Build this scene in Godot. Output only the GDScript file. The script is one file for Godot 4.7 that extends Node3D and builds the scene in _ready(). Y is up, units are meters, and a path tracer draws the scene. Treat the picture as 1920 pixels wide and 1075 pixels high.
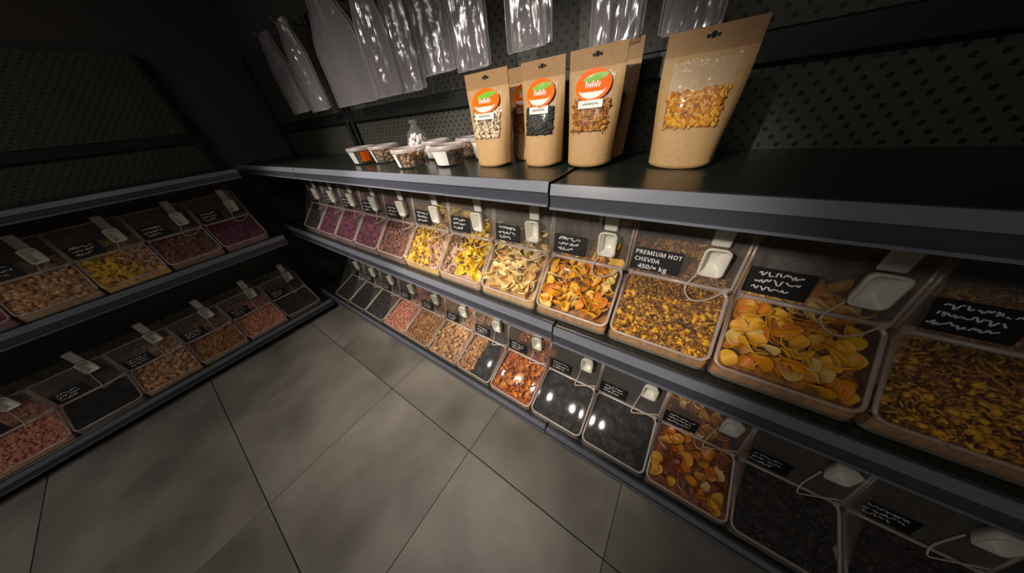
extends Node3D
# A bulk-food aisle: a run of shelving with clear scoop bins, pouches and tubs on top, clear bags hanging behind.
# World: shelving runs along x, the aisle lies towards +z, y is up, metres.

var M := {}
var taken := {}
var rng := RandomNumberGenerator.new()
var noise := FastNoiseLite.new()

const SHELF_TOP := 1.335
const SHELF_MID := 0.8106
const SHELF_LOW := 0.131
const BIN_W := 0.2865

# ---------------------------------------------------------------- naming
func numbered(called: String) -> String:
	if not taken.has(called):
		taken[called] = 0
		return called
	taken[called] += 1
	return "%s_%03d" % [called, taken[called]]

func tag(o: Node, label: String, category: String, group := "", kind := "") -> Node:
	if label: o.set_meta("label", label)
	if category: o.set_meta("category", category)
	if group: o.set_meta("group", group)
	if kind: o.set_meta("kind", kind)
	return o

func thing(called: String, label: String, category: String, at := Vector3.ZERO, turn := 0.0, group := "", parent: Node = null) -> Node3D:
	var o := Node3D.new()
	o.name = numbered(called)
	add_child(o)
	o.position = at
	o.rotation.y = turn
	tag(o, label, category, group)
	return o

func put(called: String, mesh: Mesh, mat: Material, parent: Node = self) -> MeshInstance3D:
	var o := MeshInstance3D.new()
	o.name = numbered(called) if parent == self else called
	o.mesh = mesh
	o.material_override = mat
	o.cast_shadow = GeometryInstance3D.SHADOW_CASTING_SETTING_ON
	parent.add_child(o, true)
	return o

func begin() -> SurfaceTool:
	var st := SurfaceTool.new()
	st.begin(Mesh.PRIMITIVE_TRIANGLES)
	return st

func done(st: SurfaceTool) -> ArrayMesh:
	st.generate_normals()
	return st.commit()

# ---------------------------------------------------------------- shapes
func tri(st: SurfaceTool, a: Vector3, b: Vector3, c: Vector3) -> void:
	st.add_vertex(a); st.add_vertex(b); st.add_vertex(c)

func quad(st: SurfaceTool, a: Vector3, b: Vector3, c: Vector3, d: Vector3) -> void:
	tri(st, a, b, c); tri(st, a, c, d)

func box(st: SurfaceTool, c: Vector3, s: Vector3, ch := 0.0) -> void:
	st.set_smooth_group(-1)
	var h := s / 2.0
	if ch <= 0.0:
		for ax in 3:
			for sg: float in [-1.0, 1.0]:
				var n := Vector3.ZERO; n[ax] = sg * h[ax]
				var u := Vector3.ZERO; u[(ax + 1) % 3] = h[(ax + 1) % 3]
				var v := Vector3.ZERO; v[(ax + 2) % 3] = h[(ax + 2) % 3]
				if sg > 0: quad(st, c + n - u - v, c + n - u + v, c + n + u + v, c + n + u - v)
				else: quad(st, c + n - u - v, c + n + u - v, c + n + u + v, c + n - u + v)
		return
	ch = minf(ch, minf(h.x, minf(h.y, h.z)) * 0.9)
	for ax in 3:
		var a1 := (ax + 1) % 3
		var a2 := (ax + 2) % 3
		for sg: float in [-1.0, 1.0]:
			var n := Vector3.ZERO; n[ax] = sg * h[ax]
			var u := Vector3.ZERO; u[a1] = h[a1] - ch
			var v := Vector3.ZERO; v[a2] = h[a2] - ch
			if sg > 0: quad(st, c + n - u - v, c + n - u + v, c + n + u + v, c + n + u - v)
			else: quad(st, c + n - u - v, c + n + u - v, c + n + u + v, c + n - u + v)
		for s1: float in [-1.0, 1.0]:
			for s2: float in [-1.0, 1.0]:
				var e := Vector3.ZERO; e[ax] = h[ax] - ch
				var p := Vector3.ZERO; p[a1] = s1 * h[a1]; p[a2] = s2 * (h[a2] - ch)
				var q := Vector3.ZERO; q[a1] = s1 * (h[a1] - ch); q[a2] = s2 * h[a2]
				if s1 * s2 > 0: quad(st, c + p - e, c + q - e, c + q + e, c + p + e)
				else: quad(st, c + p - e, c + p + e, c + q + e, c + q - e)
	for sx: float in [-1.0, 1.0]:
		for sy: float in [-1.0, 1.0]:
			for sz: float in [-1.0, 1.0]:
				var a := c + Vector3(sx * h.x, sy * (h.y - ch), sz * (h.z - ch))
				var b := c + Vector3(sx * (h.x - ch), sy * h.y, sz * (h.z - ch))
				var d := c + Vector3(sx * (h.x - ch), sy * (h.y - ch), sz * h.z)
				if sx * sy * sz > 0: tri(st, a, d, b)
				else: tri(st, a, b, d)

# profile of (z, y) points, counter-clockwise seen from +x, swept from x0 to x1
func prism(st: SurfaceTool, prof: Array, x0: float, x1: float, caps := true) -> void:
	st.set_smooth_group(-1)
	var n := prof.size()
	for i in n:
		var p: Vector2 = prof[i]
		var q: Vector2 = prof[(i + 1) % n]
		quad(st, Vector3(x0, p.y, p.x), Vector3(x1, p.y, p.x), Vector3(x1, q.y, q.x), Vector3(x0, q.y, q.x))
	if caps:
		var tr := Geometry2D.triangulate_polygon(PackedVector2Array(prof))
		for k in range(0, tr.size(), 3):
			var a: Vector2 = prof[tr[k]]
			var b: Vector2 = prof[tr[k + 1]]
			var c: Vector2 = prof[tr[k + 2]]
			tri(st, Vector3(x0, a.y, a.x), Vector3(x0, b.y, b.x), Vector3(x0, c.y, c.x))
			tri(st, Vector3(x1, a.y, a.x), Vector3(x1, c.y, c.x), Vector3(x1, b.y, b.x))

func tube(st: SurfaceTool, pts: Array, r: float, sides := 8, closed := false) -> void:
	st.set_smooth_group(0)
	var n := pts.size()
	var rings := []
	var up := Vector3(0.13, 0.97, 0.21).normalized()
	for i in n:
		var p: Vector3 = pts[i]
		var a: Vector3 = pts[(i - 1 + n) % n] if (closed or i > 0) else pts[i]
		var b: Vector3 = pts[(i + 1) % n] if (closed or i < n - 1) else pts[i]
		var t := (b - a).normalized()
		var u := t.cross(up)
		if u.length() < 0.05: u = t.cross(Vector3(1, 0, 0))
		u = u.normalized()
		var v := u.cross(t).normalized()
		up = v
		var ring := []
		for k in sides:
			var w := TAU * k / sides
			ring.append(p + (u * cos(w) + v * sin(w)) * r)
		rings.append(ring)
	for i in (n if closed else n - 1):
		var A: Array = rings[i]
		var B: Array = rings[(i + 1) % n]
		for k in sides:
			var k2 := (k + 1) % sides
			quad(st, A[k], A[k2], B[k2], B[k])
	if not closed:
		for k in range(1, sides - 1):
			tri(st, rings[0][0], rings[0][k + 1], rings[0][k])
			tri(st, rings[n - 1][0], rings[n - 1][k], rings[n - 1][k + 1])

func grid(st: SurfaceTool, nu: int, nv: int, f: Callable, col = null, flip := false) -> void:
	st.set_smooth_group(0)
	var P := []
	var C := []
	for j in nv + 1:
		for i in nu + 1:
			var u := float(i) / nu
			var v := float(j) / nv
			P.append(f.call(u, v))
			if col != null: C.append(col.call(u, v))
	for j in nv:
		for i in nu:
			var a := j * (nu + 1) + i
			var ix := [a, a + 1, a + nu + 2, a, a + nu + 2, a + nu + 1]
			if not flip: ix = [a, a + nu + 2, a + 1, a, a + nu + 1, a + nu + 2]
			for k: int in ix:
				if col != null: st.set_color(C[k])
				st.add_vertex(P[k])

func lathe(st: SurfaceTool, prof: Array, sides := 28) -> void:   # (radius, y), bottom to top outside
	st.set_smooth_group(0)
	for i in prof.size() - 1:
		var a: Vector2 = prof[i]
		var b: Vector2 = prof[i + 1]
		for k in sides:
			var t0 := TAU * k / sides
			var t1 := TAU * (k + 1) / sides
			quad(st, Vector3(cos(t0) * a.x, a.y, sin(t0) * a.x), Vector3(cos(t1) * a.x, a.y, sin(t1) * a.x), Vector3(cos(t1) * b.x, b.y, sin(t1) * b.x), Vector3(cos(t0) * b.x, b.y, sin(t0) * b.x))

func blob(st: SurfaceTool, c: Vector3, s: Vector3, b: Basis, col := Color.WHITE, rings := 5, segs := 8, rough := 0.0) -> void:
	st.set_smooth_group(0)
	var P := []
	for j in rings + 1:
		for i in segs:
			var th := PI * j / rings
			var ph := TAU * i / segs
			var d := Vector3(sin(th) * cos(ph), cos(th), sin(th) * sin(ph))
			var k := 1.0 + rough * noise.get_noise_3dv(d * 60.0 + c * 900.0)
			P.append(c + b * (d * s * k))
	for j in rings:
		for i in segs:
			var a := j * segs + i
			var e := j * segs + (i + 1) % segs
			for k: int in [a, e, e + segs, a, e + segs, a + segs]:
				st.set_color(col)
				st.add_vertex(P[k])

func round_rect(w: float, h: float, r: float, seg := 4) -> Array:   # 2D points round the origin, counter-clockwise
	var out := []
	for q in 4:
		var c := Vector2((w / 2 - r) * (1 if q == 0 or q == 3 else -1), (h / 2 - r) * (1 if q < 2 else -1))
		for k in seg + 1:
			var t := PI / 2 * (q + float(k) / seg)
			out.append(c + Vector2(cos(t), sin(t)) * r)
	return out

# ---------------------------------------------------------------- materials
func mat(called: String, c: Color, rough := 0.6, metal := 0.0, spec := 0.5) -> StandardMaterial3D:
	var m := StandardMaterial3D.new()
	m.resource_name = called
	m.albedo_color = c
	m.roughness = rough
	m.metallic = metal
	m.metallic_specular = spec
	M[called] = m
	return m

func clear(called: String, c: Color, alpha: float, rough := 0.08) -> StandardMaterial3D:
	var m := mat(called, Color(c.r, c.g, c.b, alpha), rough)
	m.transparency = BaseMaterial3D.TRANSPARENCY_ALPHA
	m.cull_mode = BaseMaterial3D.CULL_DISABLED
	return m

func noise_tex(freq: float, ramp: Array, size := 512, seed_ := 1, oct := 4, normal := false, bump := 4.0) -> NoiseTexture2D:
	var n := FastNoiseLite.new()
	n.seed = seed_
	n.frequency = freq
	n.fractal_octaves = oct
	n.noise_type = FastNoiseLite.TYPE_SIMPLEX_SMOOTH
	var t := NoiseTexture2D.new()
	t.width = size; t.height = size; t.seamless = true
	t.noise = n
	t.as_normal_map = normal
	t.bump_strength = bump
	if not normal:
		var g := Gradient.new()
		g.offsets = PackedFloat32Array([0.0, 0.5, 1.0])
		g.colors = PackedColorArray(ramp)
		t.color_ramp = g
	return t

func triplanar(m: StandardMaterial3D, tex: Texture2D, scale: float, world := true) -> void:
	m.albedo_texture = tex
	m.uv1_triplanar = true
	m.uv1_world_triplanar = world
	m.uv1_scale = Vector3.ONE * scale

func materials() -> void:
	# floor slabs: grey-beige concrete look, three close tones
	for k in 3:
		var b: float = [0.0, 0.018, -0.018][k]
		var f := mat("floor_slab_%d" % k, Color.WHITE, 0.42)
		triplanar(f, noise_tex(0.006, [Color(0.43 + b, 0.415 + b, 0.385 + b), Color(0.55 + b, 0.53 + b, 0.495 + b), Color(0.64 + b, 0.615 + b, 0.575 + b)], 512, 3 + k, 5), 0.5)
		f.normal_enabled = true
		f.normal_texture = noise_tex(0.03, [], 512, 9, 4, true, 1.2)
		f.normal_scale = 0.25
	mat("grout", Color(0.17, 0.16, 0.15), 0.9)
	mat("wall_paint", Color(0.30, 0.29, 0.28), 0.9)
	mat("ceiling_paint", Color(0.32, 0.31, 0.30), 0.9)
	# shelving: green-black powder coat with a perforated back
	var dk := mat("deck", Color(0.13, 0.155, 0.14), 0.25)
	dk.normal_enabled = true
	dk.normal_texture = noise_tex(0.08, [], 256, 21, 2, true, 1.0)
	dk.normal_scale = 0.15
	dk.uv1_triplanar = true; dk.uv1_world_triplanar = true; dk.uv1_scale = Vector3.ONE * 3.0
	mat("frame", Color(0.06, 0.10, 0.085), 0.45)
	mat("plinth", Color(0.035, 0.035, 0.04), 0.6)
	var img := Image.create(64, 64, false, Image.FORMAT_RGB8)
	img.fill(Color(0.26, 0.27, 0.24))
	for y in 64:
		for x in 64:
			for c: Vector2 in [Vector2(16, 16), Vector2(48, 48)]:
				if Vector2(x + 0.5, y + 0.5).distance_to(c) < 9.5: img.set_pixel(x, y, Color(0.03, 0.032, 0.03))
	var pf := mat("perforated", Color.WHITE, 0.5)
	triplanar(pf, ImageTexture.create_from_image(img), 1.0 / 0.036)
	mat("rail_face", Color(0.26, 0.27, 0.305), 0.28)
	mat("rail_lip", Color(0.46, 0.48, 0.525), 0.25)
	# bins
	clear("bin_clear", Color(0.93, 0.88, 0.84), 0.07, 0.06)
	clear("bin_lid", Color(0.90, 0.89, 0.88), 0.03, 0.05)
	clear("bin_panel", Color(0.85, 0.82, 0.80), 0.10, 0.1)
	clear("bin_rim", Color(0.88, 0.82, 0.78), 0.34, 0.2)
	clear("bin_front", Color(0.90, 0.84, 0.76), 0.2, 0.15)
	mat("scoop", Color(0.86, 0.85, 0.80), 0.35)
	M.scoop.backlight_enabled = true
	M.scoop.backlight = Color(0.35, 0.34, 0.31)
	clear("scoop_handle", Color(0.88, 0.87, 0.83), 0.55, 0.25)
	clear("tether", Color(0.85, 0.8, 0.74), 0.6, 0.25)
	mat("card", Color(0.035, 0.035, 0.04), 0.6)
	mat("chalk", Color(0.85, 0.85, 0.86), 0.8)
	# food
	var fd := mat("food", Color.WHITE, 0.62)
	fd.vertex_color_use_as_albedo = true
	var fg := mat("food_glossy", Color.WHITE, 0.3)
	fg.vertex_color_use_as_albedo = true
	# pouches
	var kr := mat("kraft", Color.WHITE, 0.62)
	triplanar(kr, noise_tex(0.05, [Color(0.70, 0.56, 0.375), Color(0.73, 0.59, 0.40), Color(0.76, 0.62, 0.43)], 256, 31, 4), 6.0, false)
	var kd := mat("kraft_seal", Color.WHITE, 0.6)
	triplanar(kd, noise_tex(0.05, [Color(0.60, 0.46, 0.30), Color(0.63, 0.49, 0.32), Color(0.66, 0.52, 0.345)], 256, 32, 4), 6.0, false)
	mat("kraft_inside", Color(0.74, 0.63, 0.48), 0.5)
	mat("hole_dark", Color(0.04, 0.035, 0.03), 0.8)
	var film := clear("film", Color(0.95, 0.93, 0.9), 0.05, 0.1)
	film.normal_enabled = true
	film.normal_texture = noise_tex(0.02, [], 256, 41, 3, true, 6.0)
	film.normal_scale = 0.5
	film.uv1_triplanar = true; film.uv1_scale = Vector3.ONE * 5.0
	mat("sticker_orange", Color(1.0, 0.43, 0.02), 0.45, 0.0, 0.25)
	mat("sticker_green", Color(0.47, 0.73, 0.18), 0.35)
	mat("sticker_white", Color(0.92, 0.9, 0.88), 0.4)
	mat("print_grey", Color(0.5, 0.47, 0.45), 0.7)
	# hanging bags
	var bag := clear("bag", Color(0.80, 0.78, 0.82), 0.10, 0.13)
	bag.normal_enabled = true
	bag.normal_texture = noise_tex(0.02, [], 256, 51, 2, true, 5.0)
	bag.normal_scale = 0.35
	bag.uv1_triplanar = true; bag.uv1_scale = Vector3(9.0, 2.2, 9.0)
	clear("bag_weld", Color(0.80, 0.78, 0.80), 0.22, 0.2)
	mat("steel", Color(0.55, 0.55, 0.56), 0.3, 0.9)
	# tubs
	clear("tub_clear", Color(0.92, 0.9, 0.88), 0.12, 0.08)
	clear("tub_lid", Color(0.86, 0.82, 0.80), 0.5, 0.2)
	mat("tub_label", Color(0.9, 0.88, 0.87), 0.5)
	mat("lamp_body", Color(0.06, 0.06, 0.065), 0.5)
	var gl := mat("lamp_glow", Color.WHITE, 0.5)
	gl.emission_enabled = true
	gl.emission = Color(1.0, 0.93, 0.84)
	gl.emission_energy_multiplier = 14.0
	var pg := mat("fill_panel_glow", Color.WHITE, 0.5)  # glowing face of the added fill panel
	pg.emission_enabled = true
	pg.emission = Color(1.0, 0.97, 0.94)
	pg.emission_energy_multiplier = 0.4

# ---------------------------------------------------------------- setting
func lamp(at: Vector3, aim: Vector3, energy: float, angle: float, label: String, soft := 0.9) -> void:
	var t := thing("track_or_fill_lamp", label, "ceiling lamp", at, 0.0, "track lamps over the aisle")
	var dir := (aim - at).normalized()
	var b := Basis.looking_at(dir, Vector3(0, 0, -1))
	var st := begin()
	lathe(st, [Vector2(0.0, 0.11), Vector2(0.035, 0.11), Vector2(0.05, 0.08), Vector2(0.055, 0.0), Vector2(0.05, -0.006), Vector2(0.048, 0.0)], 20)
	var o := put("housing", done(st), M.lamp_body, t)
	o.basis = b * Basis(Vector3(1, 0, 0), PI / 2)
	st = begin()
	lathe(st, [Vector2(0.047, 0.002), Vector2(0.0, 0.0)], 20)
	o = put("lamp_glow_disc", done(st), M.lamp_glow, t)
	o.basis = b * Basis(Vector3(1, 0, 0), PI / 2)
	st = begin()
	tube(st, [-dir * 0.09, Vector3(0, 0.12, 0)], 0.008)
	put("stem", done(st), M.lamp_body, t)
	var l := SpotLight3D.new()
	l.name = "beam"
	l.light_color = Color(1.0, 0.95, 0.89)
	l.light_energy = energy
	l.spot_range = 8.0
	l.spot_attenuation = 2.0
	l.spot_angle = angle
	l.spot_angle_attenuation = soft
	l.light_size = 0.05
	l.shadow_enabled = true
	t.add_child(l)
	l.position = dir * 0.03
	l.basis = b

func fill_light_panel(at: Vector3, size: Vector2, energy: float) -> void:  # unseen fill source, added for general low light
	var t := thing("added_fill_light", "added long flat fill panel, out of view, glowing dimly over the aisle", "ceiling light", at)
	var st := begin()
	box(st, Vector3(0, -0.005, 0), Vector3(size.x + 0.04, 0.03, size.y + 0.04), 0.004)
	put("frame", done(st), M.lamp_body, t)
	st = begin()
	box(st, Vector3(0, -0.022, 0), Vector3(size.x, 0.006, size.y))
	put("glow_diffuser", done(st), M.fill_panel_glow, t)
	var l := AreaLight3D.new()
	l.name = "soft_light"
	l.area_size = size
	l.light_energy = energy
	l.light_color = Color(1.0, 0.97, 0.94)
	l.area_range = 10.0
	l.area_attenuation = 2.0
	l.shadow_enabled = true
	t.add_child(l)
	l.position = Vector3(0, -0.03, 0)
	l.rotation.x = -PI / 2

func room() -> void:
	var f := Node3D.new()
	f.name = "floor"
	add_child(f)
	tag(f, "grey-beige stone-look floor of large square slabs with dark joints", "floor", "", "structure")
	var st := begin()
	box(st, Vector3(-0.45, -0.062, 1.5), Vector3(6.4, 0.11, 4.4))
	put("bed", done(st), M.grout, f)
	var p := 0.729
	st = begin()
	box(st, Vector3(0, -0.01, 0), Vector3(p - 0.0024, 0.02, p - 0.004), 0.001)
	var slab := done(st)
	var x := -3.526
	while x < 2.5:
		var z := -0.384 + 0.0
		while z < 3.4:
			var o := put("slab", slab, M["floor_slab_%d" % (rng.randi() % 3)], f)
			o.position = Vector3(x + p / 2, 0, z + p / 2)
			z += p
		x += p
	for w: Array in [["wall_back", Vector3(-0.4, 1.4, -0.56), Vector3(6.2, 2.9, 0.1), "dark painted wall behind the long shelving run"], ["wall_left", Vector3(-3.3, 1.4, 1.5), Vector3(0.1, 2.9, 4.2), "dark painted wall behind the shelving at the far end"], ["wall_right", Vector3(2.6, 1.4, 1.5), Vector3(0.1, 2.9, 4.2), "dark painted wall at the near end of the aisle"], ["wall_front", Vector3(-0.4, 1.4, 3.55), Vector3(6.2, 2.9, 0.1), "dark painted wall across the aisle from the shelving"]]:
		st = begin()
		box(st, w[1], w[2])
		tag(put(w[0], done(st), M.wall_paint), w[3], "wall", "", "structure")
	st = begin()
	box(st, Vector3(-0.4, 2.9, 1.5), Vector3(6.4, 0.1, 4.4))
	tag(put("ceiling", done(st), M.ceiling_paint), "grey painted ceiling over the aisle", "ceiling", "", "structure")

# lip profiles: a sloped ticket rail with a thin bright flange along its lower edge
func rail(parent: Node, y_top: float, y_bot: float, z: float, x0: float, x1: float) -> void:
	var st := begin()
	var h := y_top - y_bot
	prism(st, [Vector2(z - 0.02, y_top), Vector2(z - 0.02, y_bot), Vector2(z, y_bot), Vector2(z, y_top - h * 0.42), Vector2(z - 0.007, y_top - 0.002), Vector2(z - 0.011, y_top)], x0, x1)
	var r := put("ticket_rail", done(st), M.rail_face, parent)
	st = begin()
	prism(st, [Vector2(z - 0.009, y_top + 0.0015), Vector2(z - 0.0005, y_top - h * 0.40), Vector2(z + 0.003, y_top - h * 0.40), Vector2(z - 0.004, y_top + 0.002)], x0, x1)
	put("clear_strip", done(st), M.rail_lip, r)
	st = begin()
	prism(st, [Vector2(z - 0.004, y_bot), Vector2(z - 0.004, y_bot - 0.004), Vector2(z + 0.006, y_bot - 0.002), Vector2(z + 0.006, y_bot + 0.004), Vector2(z + 0.001, y_bot + 0.003)], x0, x1)
	put("flange", done(st), M.rail_lip, r)

func bay(label: String, at: Vector3, turn: float, x0: float, x1: float, drop: float) -> void:
	var t := thing("shelving_bay", label, "shelving", at, turn)
	var g := 0.004
	var st := begin()
	box(st, Vector3((x0 + x1) / 2, 1.06, -0.465), Vector3(x1 - x0 - 2 * g, 1.9, 0.03))
	var bp := put("back_panel", done(st), M.perforated, t)
	st = begin()
	box(st, Vector3((x0 + x1) / 2, 1.545, -0.438), Vector3(x1 - x0 - 2 * g, 0.062, 0.022), 0.004)
	put("cross_beam", done(st), M.frame, t)
	for row: Array in [[SHELF_TOP - drop, SHELF_TOP - 0.056 - drop, 0.0016 + drop], [SHELF_MID - drop, 0.735 - drop, -0.018 + drop], [SHELF_LOW - drop, 0.067 - drop, 0.0675 + drop]]:
		st = begin()
		var y: float = row[0]
		var z: float = row[2]
		box(st, Vector3((x0 + x1) / 2, y - 0.012, (z - 0.021 - 0.449) / 2), Vector3(x1 - x0 - 2 * g, 0.024, z - 0.021 + 0.449), 0.002)
		var d := put("shelf_deck", done(st), M.deck, t)
		rail(d, y + (0.0 if y > 0.5 else -0.006), row[1], z, x0 + g, x1 - g)
	st = begin()
	box(st, Vector3((x0 + x1) / 2, 0.05, -0.03), Vector3(x1 - x0 - 0.02, 0.1, 0.02))
	put("kick_plate", done(st), M.plinth, t)
	for xx: float in [x0 + 0.03, x1 - 0.03]:
		st = begin()
		box(st, Vector3(xx, 0.03, 0.02), Vector3(0.035, 0.06, 0.05), 0.006)
		put("foot", done(st), M.plinth, t)
		st = begin()
		box(st, Vector3(xx, 1.0, -0.438), Vector3(0.032, 2.0, 0.024), 0.004)
		put("upright", done(st), M.frame, t)

# ---------------------------------------------------------------- bins
var SPEC := {
	"up": {"rim": 0.039, "z0": -0.063, "hy": 0.19, "hz": -0.215, "ty": 0.372, "tz": -0.25},
	"low": {"rim": 0.03, "z0": 0.038, "hy": 0.125, "hz": -0.19, "ty": 0.30, "tz": -0.235}}
const BACK := -0.42
var proto := {}

func bar(st: SurfaceTool, a: Vector3, b: Vector3, r: float) -> void:
	tube(st, [a, b], r, 6)

func make_bin(kind: String) -> Node3D:
	var s: Dictionary = SPEC[kind]
	var t := thing("scoop_bin", "x", "food bin")
	var a := 0.004
	var b := BIN_W - 0.004
	var fr := Vector2(s.z0, s.rim)
	var hi := Vector2(s.hz, s.hy)
	var tp := Vector2(s.tz, s.ty)
	# body: two side panes, the back, the bottom
	var st := begin()
	st.set_smooth_group(-1)
	for x: float in [a, b]:
		var A := Vector3(x, 0.004, s.z0)
		var P := [A, Vector3(x, fr.y, fr.x), Vector3(x, hi.y, hi.x), Vector3(x, tp.y, tp.x), Vector3(x, tp.y, BACK), Vector3(x, 0.004, BACK)]
		for k in range(1, 5): tri(st, P[0], P[k], P[k + 1])
	quad(st, Vector3(a, 0.004, BACK), Vector3(b, 0.004, BACK), Vector3(b, tp.y, BACK), Vector3(a, tp.y, BACK))
	quad(st, Vector3(a, 0.004, s.z0), Vector3(b, 0.004, s.z0), Vector3(b, 0.004, BACK), Vector3(a, 0.004, BACK))
	quad(st, Vector3(a, tp.y, tp.x), Vector3(b, tp.y, tp.x), Vector3(b, tp.y, BACK), Vector3(a, tp.y, BACK))
	put("body", done(st), M.bin_clear, t)
	# low front wall, a shallow tray edge with rounded corners
	st = begin()
	st.set_smooth_group(0)
	var front := []
	for k in 5:
		var w := PI / 2 * k / 4.0
		front.append(Vector3(a + 0.022 - 0.022 * cos(w), 0, s.z0 - 0.022 + 0.022 * sin(w) + 0.004))
	for k in 5:
		var w := PI / 2 * (1.0 - k / 4.0)
		front.append(Vector3(b - 0.022 + 0.022 * cos(w), 0, s.z0 - 0.022 + 0.022 * sin(w) + 0.004))
	for k in front.size() - 1:
		var p: Vector3 = front[k]
		var q: Vector3 = front[k + 1]
		quad(st, p + Vector3(0, 0.002, 0), p + Vector3(0, fr.y, 0), q + Vector3(0, fr.y, 0), q + Vector3(0, 0.002, 0))
	put("front_wall", done(st), M.bin_front, t)
	# hinged lid: a pane with a thick rounded rim
	var e := (hi - fr)
	var L := e.length()
	e /= L
	var up := Vector2(e.y, -e.x) if e.y * 0 - e.x > 0 else Vector2(-e.y, e.x)
	if up.y < 0: up = -up
	var lid_pt := func(u: float, v: float, lift: float) -> Vector3:
		var q := fr + e * v + up * lift
		return Vector3(u, q.y, q.x)
	st = begin()
	var bow := func(u: float, v: float) -> Vector3:
		var k := 0.0025 * (1.0 - pow(2 * u - 1, 4)) * (1.0 - pow(2 * v - 1, 4))
		return lid_pt.call(lerpf(a + 0.006, b - 0.006, u), lerpf(0.004, L - 0.004, v), 0.001 + k)
	grid(st, 12, 8, bow)
	put("lid", done(st), M.bin_lid, t)
	st = begin()
	var loop := []
	for p: Vector2 in round_rect(b - a - 0.006, L - 0.004, 0.024, 5):
		loop.append(lid_pt.call((a + b) / 2 + p.x, L / 2 + p.y, 0.003))
	tube(st, loop, 0.0052, 6, true)
	put("lid_rim", done(st), M.bin_rim, t)
	# hinge bar and upright front panel with its flanges
	st = begin()
	bar(st, Vector3(a + 0.004, hi.y + 0.004, hi.x + 0.004), Vector3(b - 0.004, hi.y + 0.004, hi.x + 0.004), 0.006)
	for x: float in [a + 0.012, b - 0.012]:
		box(st, Vector3(x, hi.y + 0.006, hi.x + 0.006), Vector3(0.016, 0.018, 0.016), 0.004)
	put("hinge", done(st), M.bin_rim, t)
	st = begin()
	st.set_smooth_group(-1)
	quad(st, Vector3(a, hi.y, hi.x), Vector3(a, tp.y, tp.x), Vector3(b, tp.y, tp.x), Vector3(b, hi.y, hi.x))
	put("front_panel", done(st), M.bin_panel, t)
	st = begin()
	bar(st, Vector3(a, tp.y, tp.x), Vector3(b, tp.y, tp.x), 0.004)
	for x: float in [a, b]:
		bar(st, Vector3(x, hi.y, hi.x), Vector3(x, tp.y, tp.x), 0.004)
	put("panel_frame", done(st), M.bin_rim, t)
	remove_child(t)
	taken.erase("scoop_bin")
	return t

func panel_z(kind: String, y: float) -> float:
	var s: Dictionary = SPEC[kind]
	return lerpf(s.hz, s.tz, (y - s.hy) / (s.ty - s.hy))

# black price card with chalk lettering: part of the bin that it is fixed to
var scribbles := []
func make_scribbles() -> void:
	for k in 6:
		var st := begin()
		st.set_smooth_group(-1)
		for line in 3:
			var y := 0.024 - 0.022 * line
			var x := -0.044 + 0.004 * rng.randf()
			var end := 0.044 - rng.randf() * (0.012 if line < 2 else 0.03)
			var pen := Vector2(x, y)
			while pen.x < end:
				var nx := Vector2(pen.x + rng.randf_range(0.001, 0.0045), y + rng.randf_range(-0.0075, 0.0075))
				var dd := (nx - pen).normalized().orthogonal() * 0.0016
				quad(st, Vector3(pen.x - dd.x, pen.y - dd.y, 0), Vector3(pen.x + dd.x, pen.y + dd.y, 0), Vector3(nx.x + dd.x, nx.y + dd.y, 0), Vector3(nx.x - dd.x, nx.y - dd.y, 0))
				pen = nx
				if rng.randf() < 0.1: pen.x += 0.004
		scribbles.append(done(st))

func card(bin: Node3D, kind: String, scr: int, words := []) -> void:
	var s: Dictionary = SPEC[kind]
	var w := 0.126 if words.is_empty() else 0.135
	var h := 0.074 if kind == "up" else 0.062
	if not words.is_empty(): h = 0.074
	var cy: float = s.hy + 0.016 + h / 2
	var tilt := atan2(s.tz - s.hz, s.ty - s.hy)
	var st := begin()
	box(st, Vector3.ZERO, Vector3(w, h, 0.0015))
	var c := put("price_card", done(st), M.card, bin)
	c.position = Vector3(0.012 + w / 2, cy, panel_z(kind, cy) + 0.0035)
	c.rotation.x = tilt
	if words.is_empty():
		var o := put("lettering", scribbles[scr % scribbles.size()], M.chalk, c)
		o.position.z = 0.0014
		o.scale = Vector3(w / 0.118, h / 0.08, 1)
		return
	var fnt := SystemFont.new()
	fnt.font_names = PackedStringArray(["Droid Sans"])
	fnt.font_weight = 700
	var n := 0
	for line: Array in words:
		var tm := TextMesh.new()
		tm.text = line[0]
		tm.font = fnt
		tm.font_size = 32
		tm.pixel_size = line[1]
		tm.depth = 0.0006
		var o := put("lettering", tm, M.chalk, c)
		o.position = Vector3(line[2], line[3], 0.0012)
		o.rotation.z = -0.02

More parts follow.
